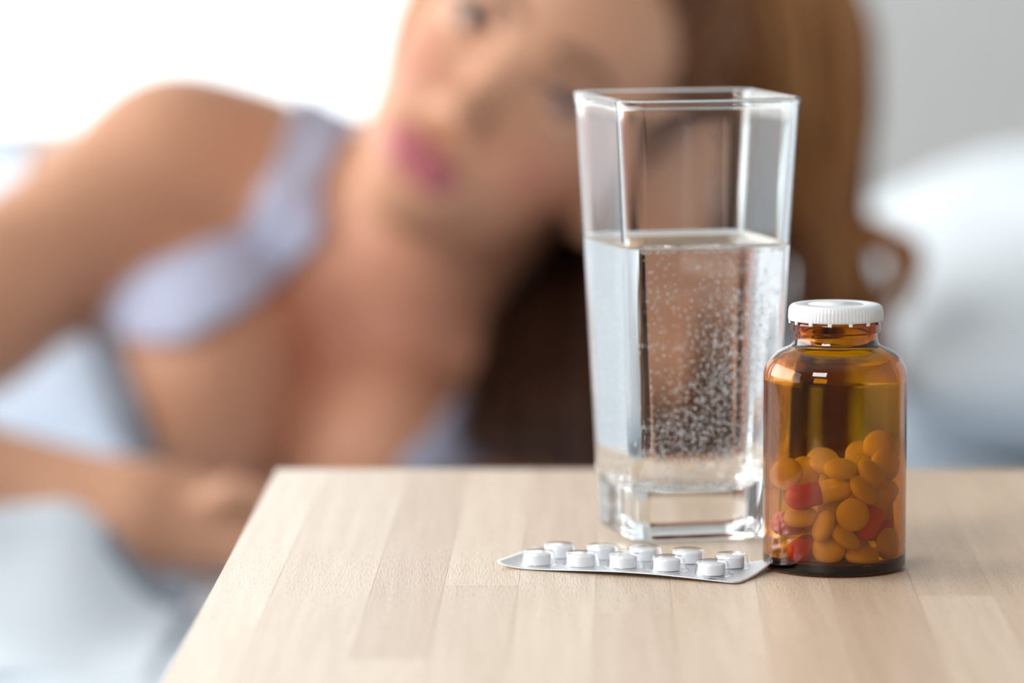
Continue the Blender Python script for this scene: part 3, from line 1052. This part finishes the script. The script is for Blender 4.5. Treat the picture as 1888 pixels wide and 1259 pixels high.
# short strands that lie over the crown from the parting
for _ in range(900):
    ph = rng.uniform(0, 2 * math.pi); th0 = .12; th1 = rng.uniform(1.0, 1.9)
    pts = []
    for t in np.linspace(0, 1, 5):
        th = th0 + (th1 - th0) * t
        q = (80 * math.sin(th) * math.cos(ph + .25 * t), 24 + 100 * math.cos(th), -88 + 103 * math.sin(th) * math.sin(ph + .25 * t))
        pts.append(q)
    if all(.8 * q[1] - q[2] > 66 for q in pts):
        strand([H(*q) for q in pts], .0016, float(np.clip(.44 + rng.normal(0, .1), 0, 1)), 12)
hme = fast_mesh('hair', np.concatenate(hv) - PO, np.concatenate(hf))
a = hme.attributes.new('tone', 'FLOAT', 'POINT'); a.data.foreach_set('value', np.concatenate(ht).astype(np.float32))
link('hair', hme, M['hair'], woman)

# ------------------------------------------------------------------ small table of glued beech staves
TX0, TX1, TY0, TY1, TH = -.0845, .39, 1.13, 1.642, .028
table = empty('side_table', ((TX0 + TX1) / 2, (TY0 + TY1) / 2, 0))
tag(table, 'small side table with a pale beech butcher-block top, in front of the bed', 'table')
ox, oy = (TX0 + TX1) / 2, (TY0 + TY1) / 2
tones = {'w': (.755, .670, .57), 'm': (.665, .565, .46), 'd': (.60, .49, .395), 'p': (.645, .53, .435), 'l': (.70, .60, .495), 'o': (.64, .53, .41)}
widths = [.0185, .0295, .0215, .0225, .0235, .0225, .026, .0225, .025, .023, .027, .0225, .024, .026, .0235, .0255, .024, .0260, .022, .022]
plan = ['w', 'l', 'ld', 'ml', 'lp', 'pm', 'lo', 'ml', 'dm', 'lo', 'mo', 'om', 'lo', 'mp', 'ol', 'ml', 'pl', 'lm', 'mo', 'ml']
cuts = [None, None, 1.252, 1.38, 1.42, 1.33, 1.50, 1.29, 1.46, 1.36, 1.24, 1.44, 1.31, 1.52, 1.27, 1.40, 1.34, 1.48, 1.3, 1.4]
x = TX0
for i, (w, t, c) in enumerate(zip(widths, plan, cuts)):
    x1 = x + w if i < len(widths) - 1 else TX1
    ycut = [TY0, TY1] if c is None else [TY0, c, TY1]
    for j in range(len(ycut) - 1):
        a0, a1 = ycut[j], ycut[j + 1]
        first = i == 0

        def sel(e):
            c_ = (e.verts[0].co + e.verts[1].co) / 2
            top = c_.z > TABLE - .001
            left_edge = first and abs(c_.x - (x - ox)) < 1e-6
            rear = abs(c_.y - (TY1 - oy)) < 1e-6
            return (top and (left_edge or rear)) or (left_edge and rear)
        me = box_mesh('stave', x - ox + .00004, x1 - ox - .00004, a0 - oy + (.00004 if j else 0), a1 - oy - (.00004 if a1 < TY1 else 0), TABLE - TH, TABLE + rng.uniform(-.00003, 0), .0032, 4, sel)
        for v in me.vertices:
            v.co.x += .022 * (v.co.y + oy - 1.634)
        st = link('stave', me, M['stave'], table, False)
        cc = np.array(tones[t[min(j, len(t) - 1)]]) * np.array([1.05, 1.01, .985]) * rng.uniform(.97, 1.03)
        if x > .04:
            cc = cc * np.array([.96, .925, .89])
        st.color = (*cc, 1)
    x = x1
for nm, (x0, x1, y0, y1) in (('apron', (TX0 + .03, TX1 - .03, TY0 + .03, TY0 + .048)), ('apron', (TX0 + .03, TX1 - .03, TY1 - .048, TY1 - .03)),
                             ('apron', (TX0 + .03, TX0 + .048, TY0 + .05, TY1 - .05)), ('apron', (TX1 - .048, TX1 - .03, TY0 + .05, TY1 - .05))):
    o = link(nm, box_mesh(nm, x0 - ox, x1 - ox, y0 - oy, y1 - oy, TABLE - TH - .075, TABLE - TH, .002), M['stave'], table, False)
    o.color = (.64, .52, .39, 1)
for x0 in (TX0 + .022, TX1 - .062):
    for y0 in (TY0 + .022, TY1 - .062):
        o = link('leg', box_mesh('leg', x0 - ox, x0 + .04 - ox, y0 - oy, y0 + .04 - oy, 0, TABLE - TH, .003), M['stave'], table, False)
        o.color = (.64, .52, .39, 1)

# ------------------------------------------------------------------ tumbler of fizzing water
GX, GY, GROT = .0562, 1.489, math.radians(15)


def rsq(h, r, z, seg=7, flat=4):
    """ring of a rounded square, half side h, corner radius r"""
    r = min(r, h * .999)
    pts = []
    for q in range(4):
        a0 = math.pi / 2 * q
        ccx = (h - r) * (1 if q in (0, 3) else -1); ccy = (h - r) * (1 if q in (0, 1) else -1)
        arc = [(ccx + r * math.cos(a0 + math.pi / 2 * k / seg), ccy + r * math.sin(a0 + math.pi / 2 * k / seg)) for k in range(seg + 1)]
        pts += arc
        a1 = math.pi / 2 * (q + 1)
        q2 = (q + 1) % 4
        nx_ = (h - r) * (1 if q2 in (0, 3) else -1) + r * math.cos(a1); ny_ = (h - r) * (1 if q2 in (0, 1) else -1) + r * math.sin(a1)
        for k in range(1, flat):
            t = k / flat
            pts.append((arc[-1][0] + (nx_ - arc[-1][0]) * t, arc[-1][1] + (ny_ - arc[-1][1]) * t))
    return [(a * .001, b * .001, z * .001) for a, b in pts]


def loft(rings, cap0=True, cap1=True):
    n = len(rings[0])
    verts = [p for r in rings for p in r]
    faces = []
    for i in range(len(rings) - 1):
        for k in range(n):
            k2 = (k + 1) % n
            faces.append((i * n + k, i * n + k2, (i + 1) * n + k2, (i + 1) * n + k))
    if cap0: faces.append(tuple(range(n))[::-1])
    if cap1: faces.append(tuple((len(rings) - 1) * n + k for k in range(n)))
    return verts, faces


def lin(z, tab):
    return float(np.interp(z, [t[0] for t in tab], [t[1] for t in tab]))


OUT_H = [(0, 23.6), (9, 24.1), (95, 28.0), (142, 30.55)]
OUT_R = [(0, 7.0), (12, 6.4), (95, 6.6), (142, 8.0)]
IN_H = [(15, 19.3), (24, 21.4), (40, 23.0), (95, 26.2), (142, 28.95)]
IN_R = [(15, 8.0), (30, 5.2), (95, 5.0), (142, 6.4)]
WL = 94.5
o_ = [rsq(17, 5, .9), rsq(20.6, 6.3, .4), rsq(22.0, 6.8, 0.0), rsq(22.9, 7.1, .35), rsq(23.5, 7.2, 1.2), rsq(23.9, 7.1, 2.6), rsq(24.0, 7.0, 5)]
o_ += [rsq(lin(z, OUT_H), lin(z, OUT_R), z) for z in np.linspace(10, 138.5, 26)]
rim = [(139.9, 30.6, 8.1), (140.8, 30.9, 8.4), (141.6, 31.0, 8.5), (142.2, 30.75, 8.3), (142.45, 30.2, 7.8), (142.4, 29.5, 7.1), (141.9, 29.05, 6.7), (140.8, 28.9, 6.4)]
o_ += [rsq(h, r, z) for z, h, r in rim]
o_ += [rsq(lin(z, IN_H), lin(z, IN_R), z) for z in np.linspace(138, WL + 1.4, 12)]
inner_edge = (lin(WL + 1.4, IN_H), lin(WL + 1.4, IN_R), WL + 1.4)
gv, gf = loft(o_, True, False)
glass = empty('drinking_glass', (GX, GY, TABLE + .0002), GROT)
tag(glass, 'tall clear square tumbler with thick base, half full, standing left of the amber bottle', 'glass')
gb = link('glass_body', mesh_from('glass_body', gv, gf), M['glass'], glass)
# water body: meniscus and top, then walls and bottom against the glass
w_ = [rsq(1.0, .9, WL), rsq(12, 4, WL), rsq(20, 4.6, WL), rsq(23.9, 4.7, WL + .05), rsq(25.2, 4.9, WL + .35), rsq(25.9, 5.0, WL + .85), rsq(*inner_edge)]
ntop = len(w_) - 1
w_ += [rsq(lin(z, IN_H), lin(z, IN_R), z) for z in np.linspace(WL, 24, 16)]
w_ += [rsq(20.6, 7.2, 21), rsq(19.6, 7.8, 18.6), rsq(18.0, 8.8, 16.9), rsq(16.2, 8.6, 15.8), rsq(13.5, 8, 15.2), rsq(8, 6, 15.0), rsq(1, .9, 15.0)]
wv, wf = loft(w_, True, True)
n = len(w_[0])
mi = [0] * (ntop * n) + [1] * ((len(w_) - 1 - ntop) * n) + [0, 1]
# the loft runs from the top down: turn the faces outwards
wf = [f_[::-1] for f_ in wf]
water = link('water', mesh_from('water', wv, wf, mi), [M['water_top'], M['water_side']])
water.location = (GX, GY, TABLE + .0002); water.rotation_euler = (0, 0, GROT)
tag(water, 'clear fizzy water half filling the square tumbler', 'water')
# bubbles
ico = bmesh.new(); bmesh.ops.create_icosphere(ico, subdivisions=1, radius=1.0)
iv = np.array([v.co[:] for v in ico.verts]); ifc = np.array([[v.index for v in f_.verts] for f_ in ico.faces]); ico.free()
bp_, br_ = [], []
tries = 0
while len(bp_) < 2600 and tries < 90000:
    tries += 1
    z = rng.uniform(16.5, WL - .8)
    h = lin(z, IN_H)
    u = rng.uniform(-1, 1)
    onwall = rng.random() < .42
    v = -1.0 if onwall else rng.uniform(-.95, .9)
    zc = 40 + 26 * u + 6 * math.sin(3 * u)
    dens = .17 + 1.0 * math.exp(-((z - zc) / 16) ** 2) + .30 * math.exp(-((z - 24) / 10) ** 2) + (.25 if u > .3 else 0)
    if z > 82: dens *= .7
    if rng.random() > dens: continue
    r = rng.uniform(.17, .34) if rng.random() < .9 else rng.uniform(.34, .42)
    lim = h - r - .08
    if z < 21: lim -= (21 - z) * .9
    p_ = np.array([u * (lim - 3.5 if onwall else lim - 1.5), v * (lim if onwall else lim - 1.0), z])
    bp_.append(p_); br_.append(r)
for _ in range(260):      # resting on the floor of the cavity
    u, v = rng.uniform(-15, 15, 2)
    r = rng.uniform(.14, .3); bp_.append(np.array([u, v, 15.75 + r + .003 * max(0, abs(u) - 10) ** 2.6 * .2])); br_.append(r)
for _ in range(170):      # crowding the water line
    s = rng.uniform(-22, 22); e_ = lin(WL, IN_H) - .75; r = rng.uniform(.15, .34)
    q = rng.integers(0, 4); q = 0 if rng.random() < .5 else q
    p_ = [(s, -e_), (s, e_), (-e_, s), (e_, s)][q]
    bp_.append(np.array([p_[0] * .98, p_[1] * .985, WL - .5 - rng.uniform(0, .7)])); br_.append(r)
BV = (np.array(bp_)[:, None, :] + np.array(br_)[:, None, None] * iv[None]) * .001
BF = (ifc[None] + (np.arange(len(bp_)) * len(iv))[:, None, None]).reshape(-1, 3)
bub = link('bubbles', fast_mesh('bubbles', BV.reshape(-1, 3), BF), M['bubble'], water)
bub['kind'] = 'stuff'

# ------------------------------------------------------------------ amber bottle
BX, BY = .0998, 1.4135
bottle = empty('pill_bottle', (BX, BY, TABLE + .0002), math.radians(20))
tag(bottle, 'small amber glass pill bottle with white ribbed cap, right of the tumbler', 'bottle')
outer = [(0, 1.1, 0), (15, 1.0, 1), (18.4, .0, .5), (22.15, .3, 3.4), (22.15, 61.2, 7), (20.9, 64.6, 2.4), (18.0, 67.3, 3), (13.6, 69.2, 2.2), (12.9, 71.2, 1.0), (12.9, 73.4, .3),
         (13.75, 73.5, .4), (13.8, 76.2, .6), (13.3, 76.9, .3), (12.6, 81.0, .4)]
inner = [(10.6, 81.0, .4), (10.5, 70.3, 1.5), (16.8, 65.9, 3), (19.2, 62.8, 2.2), (20.35, 59.5, 4), (20.35, 3.6, 2.2), (17.5, 2.85, 2), (9, 2.85, 3), (0, 2.85, 0)]
prof = round_prof(outer + inner, 6)
prof = [(a * .001, b * .001) for a, b in prof]
link('glass_body', lathe('glass_body', prof, 96), M['amber'], bottle)
# cap
nk = 240
rings = []
for (r, z, rib) in ((12.6, 77.0, 0), (14.2, 76.95, 0), (14.45, 77.2, 1), (14.5, 78.0, 1), (14.42, 80.2, 1), (14.15, 81.2, .6), (13.6, 81.8, .15), (12.9, 82.0, 0),
                    (9.0, 82.0, 0), (8.8, 81.85, 0), (8.4, 81.85, 0), (8.2, 82.0, 0), (3.2, 82.0, 0), (3.0, 82.25, 0), (2.2, 82.3, 0), (.3, 82.3, 0)):
    ring = []
    for k in range(nk):
        a = 2 * math.pi * k / nk
        rr = r + rib * .16 * (1 if k % 3 == 0 else -.6)
        ring.append((rr * math.cos(a) * .001, rr * math.sin(a) * .001, z * .001))
    rings.append(ring)
cv_, cf_ = loft(rings, False, True)
capo = link('cap', mesh_from('cap', cv_, cf_), M['cap'], bottle)
capo['label'] = 'white ribbed plastic cap'
for k in range(14):
    a = 2 * math.pi * (k + .3) / 14
    tb = link('tamper_tab', box_mesh('tamper_tab', -.0006, .0006, -.0004, .0004, -.0008, .0004, .0002, 1), M['cap'], capo, False)
    tb.location = (.0141 * math.cos(a), .0141 * math.sin(a), .0768); tb.rotation_euler = (0, .2 * math.sin(k * 2.3), a + math.pi / 2 + .3 * math.sin(k * 1.7))

# ------------------------------------------------------------------ pills inside the bottle
tprof = []
for i in range(17):
    t = -math.pi / 2 + math.pi * i / 16
    c, s = math.cos(t), math.sin(t)
    tprof.append((5.1 * abs(c) ** .80 * .001 if 0 < i < 16 else 0.0, 2.5 * math.copysign(abs(s) ** 1.0, s) * .001))
tab_me = lathe('tablet', tprof, 36)
tab_me.materials.append(M['pill_yellow'])
half_a = [(0, 10.5)] + [(3.7 * math.sin(t), 6.8 + 3.7 * math.cos(t)) for t in np.linspace(.2, math.pi / 2, 8)] + [(3.7, 0.0), (3.55, -.05), (0, -.05)]
half_b = [(0, -10.5)] + [(3.6 * math.sin(t), -6.9 - 3.6 * math.cos(t)) for t in np.linspace(.2, math.pi / 2, 8)] + [(3.6, -.05), (3.4, -.04), (0, -.04)]
red_me = lathe('capsule_cap', [(a * .001, b * .001) for a, b in half_a[::-1]], 32); red_me.materials.append(M['pill_red'])
yel_me = lathe('capsule_body', [(a * .001, b * .001) for a, b in half_b], 32); yel_me.materials.append(M['capsule_yellow'])
for me in (tab_me, red_me, yel_me):
    me.polygons.foreach_set('use_smooth', [True] * len(me.polygons))
PILLS = [
    ('t', (-2.5, -12.8, 8.8), (-0.10, -0.86, 0.50), 'yellow tablet facing out at the bottom centre of the amber bottle'),
    ('t', (7.4, -13.3, 6.9), (0.00, -0.29, 0.96), 'yellow tablet lying flat on the bottle floor, right of the bottom centre one'),
    ('t', (16.1, -5.8, 9.3), (0.75, -0.65, 0.05), 'yellow tablet leaning on the right wall at the bottle floor'),
    ('c', (-8.5, -5.8, 8.7), (-0.42, -0.90, -0.12), 'capsule pointing its red end out at the bottom left of the bottle'),
    ('t', (-4.3, -14.4, 16.1), (-0.89, -0.29, 0.36), 'yellow tablet standing on edge just above the bottom centre tablet'),
    ('t', (2.3, -15.1, 12.8), (0.60, -0.24, 0.76), 'tilted yellow tablet just below the round face-on one in mid pile'),
    ('t', (4.4, -15.6, 19.8), (0.10, -0.98, 0.15), 'round yellow tablet seen full face in the middle of the pile'),
    ('t', (-10.9, -10.7, 18.6), (-0.13, -0.33, 0.93), 'yellow tablet lying flat under the long red and yellow capsule'),
    ('c', (-12.1, 0.5, 14.8), (-0.53, -0.84, 0.11), 'red-ended capsule against the left wall at mid height'),
    ('c', (-5.2, -10.9, 26.0), (-0.97, -0.10, -0.20), 'long red and yellow capsule lying level across the front, red end left'),
    ('c', (11.8, -9.1, 20.5), (-0.47, -0.31, -0.83), 'steep capsule on the right with its red end down'),
    ('t', (7.7, -13.7, 27.1), (0.68, -0.29, 0.68), 'slanting yellow tablet just right of the level capsule'),
    ('t', (10.4, -10.7, 32.1), (0.62, -0.37, 0.69), 'slanting yellow tablet high on the right side of the pile'),
    ('t', (1.0, -10.9, 33.4), (0.00, -0.33, 0.94), 'flat yellow tablet resting directly above the level capsule'),
    ('t', (-2.8, -2.7, 33.9), (0.00, -0.37, 0.93), 'flat yellow tablet second from the top in the centre of the pile'),
    ('t', (-3.4, 6.1, 34.0), (0.00, -0.51, 0.86), 'yellow tablet at the back of the pile top, left of centre'),
    ('t', (-14.9, -6.9, 31.3), (-0.50, -0.85, 0.15), 'upright yellow tablet against the left wall at the pile top'),
    ('t', (-9.4, 1.0, 30.6), (-0.20, -0.96, 0.20), 'upright yellow tablet second from the left wall at the pile top'),
    ('t', (8.7, 6.3, 35.1), (0.11, -0.84, 0.53), 'yellow tablet at the back of the pile top, right of centre'),
    ('t', (15.4, -3.0, 33.5), (0.36, -0.93, 0.10), 'large-looking yellow tablet upright against the right wall near the top'),
    ('t', (6.5, -1.3, 33.3), (-0.16, -0.37, 0.91), 'flat yellow tablet between the pile centre and its high right side'),
    ('c', (15.3, 2.0, 17.3), (0.10, 0.30, -0.95), 'capsule standing red end down behind the steep right capsule'),
    ('t', (14.2, 3.8, 38.4), (0.00, -0.95, 0.30), 'topmost yellow tablet, peeking up at the right rear of the pile'),
    ('t', (-0.9, -6.0, 20.2), (0.31, -0.93, 0.21), None), ('t', (2.0, -1.0, 6.8), (0.00, 0.20, 0.98), None),
    ('t', (-11.5, 5.9, 6.7), (0.00, 0.10, 1.00), None), ('t', (7.1, 8.0, 7.0), (0.19, 0.28, 0.94), None),
    ('t', (-3.1, 8.3, 9.6), (0.00, -0.29, 0.96), None), ('t', (7.1, 3.0, 15.7), (0.28, 0.19, 0.94), None),
    ('t', (7.2, 8.5, 21.3), (0.10, -0.20, 0.98), None), ('t', (-8.7, 11.6, 25.0), (0.10, -0.29, 0.95), None),
    ('t', (7.7, 4.7, 25.1), (0.10, -0.29, 0.95), None), ('t', (-0.4, 10.0, 26.5), (0.10, -0.29, 0.95), None),
    ('t', (10.7, 10.7, 11.2), (0.28, -0.28, 0.92), None),
]
for kind, p_, nn, lab in PILLS:
    loc = (BX + p_[0] * .001, BY + p_[1] * .001, TABLE + .0002 + p_[2] * .001 - .0012)
    q = Vector(nn).to_track_quat('Z', 'Y')
    hid = lab is None
    if hid:
        lab = 'yellow tablet buried inside the pile in the amber bottle'
    if kind == 't':
        o = bpy.data.objects.new('tablet', tab_me); COL.objects.link(o)
        tag(o, lab, 'tablet', 'buried tablets in the bottle' if hid else 'yellow tablets in the bottle')
    else:
        o = empty('capsule')
        tag(o, lab, 'capsule', 'capsules in the bottle')
        for nm, me in (('capsule_cap', red_me), ('capsule_body', yel_me)):
            c = bpy.data.objects.new(nm, me); COL.objects.link(c); c.parent = o
            c['label'] = 'red capsule half' if me is red_me else 'yellow capsule half'
    o.location = loc
    o.rotation_mode = 'QUATERNION'; o.rotation_quaternion = q

# ------------------------------------------------------------------ blister pack
ba = math.radians(-24.0)
bcx, bcy = .0384, 1.4115
pack = empty('blister_pack', (bcx, bcy, TABLE + .0002), ba)
tag(pack, 'silver foil blister pack of ten white tablets lying in front of the tumbler', 'blister pack')
LX, LY = .0405, .0172


def curl_z(x, y):
    """the foil lifts a little at its two end corners"""
    return .0006 + .0030 * max(0, (-x - .028) / .0125) ** 2 * .55 + .0034 * max(0, (x + y * .55 - .034) / .016) ** 2 + .0006 * math.sin(x * 70 + 1)


nx_, ny_ = 60, 26
fv, ff = [], []
for j in range(2):
    for a in range(nx_):
        for b in range(ny_):
            u = -1 + 2 * a / (nx_ - 1); v = -1 + 2 * b / (ny_ - 1)
            x, y = u * LX, v * LY
            rc = .003                            # rounded sheet corners
            dx, dy = abs(x) - (LX - rc), abs(y) - (LY - rc)
            if dx > 0 and dy > 0:
                l = math.hypot(dx, dy)
                m = max(dx, dy)
                s = m / l if l > 1e-9 else 1
                x = math.copysign(LX - rc + dx * s, x); y = math.copysign(LY - rc + dy * s, y)
            fv.append((x, y, curl_z(x, y) + (.00028 if j == 0 else 0)))
n = nx_ * ny_
idx = np.arange(n).reshape(nx_, ny_)
for a in range(nx_ - 1):
    for b in range(ny_ - 1):
        q = (idx[a, b], idx[a + 1, b], idx[a + 1, b + 1], idx[a, b + 1])
        ff.append(q); ff.append(tuple(k + n for k in q[::-1]))
border = list(idx[:, 0]) + list(idx[-1, 1:]) + list(idx[::-1, -1][1:]) + list(idx[0, ::-1][1:-1])
for a, b in zip(border, border[1:] + border[:1]):
    ff.append((b, a, a + n, b + n))
link('foil_sheet', mesh_from('foil_sheet', fv, ff), M['foil'], pack)['label'] = 'silver foil sheet'
tw = [(0, 0, 0), (4.1, 0, .3), (4.1, 3.3, .5), (0, 3.75, 0)]
wt_me = lathe('tablet', [(a * .001, b * .001) for a, b in round_prof(tw, 4)], 40); wt_me.materials.append(M['tablet_white'])
po_ = [(6.6, 0.05, 0), (5.75, .10, .5), (4.95, 4.35, 1.0), (0, 4.75, 0)]
pi_ = [(0, 4.5, 0), (4.70, 4.1, .8), (5.45, .02, .3), (6.4, .0, 0)]
pk_me = lathe('blister', [(a * .001, b * .001) for a, b in round_prof(po_, 5) + round_prof(pi_, 5)], 40, close=True); pk_me.materials.append(M['blister'])
for me in (wt_me, pk_me):
    me.polygons.foreach_set('use_smooth', [True] * len(me.polygons))
for k in range(5):
    for row in (0, 1):
        x, y = -.0293 + .01445 * k + (.0 if row == 0 else .0), (-.0082 if row == 0 else .0078)
        z = curl_z(x, y) + .0003
        o = bpy.data.objects.new('blister', pk_me); COL.objects.link(o); o.parent = pack; o.location = (x, y, z)
        o['label'] = 'clear domed blister'
        t = bpy.data.objects.new('tablet', wt_me); COL.objects.link(t); t.parent = o
        t.location = (rng.uniform(-.0003, .0003), -.0002 + rng.uniform(-.0002, .0002), .0001)
        t.rotation_euler = (0, 0, rng.uniform(0, 6))
        t['label'] = 'round white tablet'
# small dark arrow printed on the foil below the last front pocket
ax, ay = .0312, -.0156
az = curl_z(ax, ay) + .00034
av = [(ax - .0045, ay + .0001, az), (ax - .0008, ay + .0001, az), (ax - .0008, ay + .0014, az), (ax + .0020, ay - .0001, az), (ax - .0006, ay - .0014, az), (ax - .0008, ay - .0003, az), (ax - .0045, ay - .0001, az)]
av2 = [(a, b, c + .00005) for a, b, c in av]
link('printed_arrow', mesh_from('printed_arrow', av + av2, [tuple(range(7, 14))[::-1], tuple(range(7))] + [(i, (i + 1) % 7, 7 + (i + 1) % 7, 7 + i) for i in range(7)]), M['ink'], pack, False)
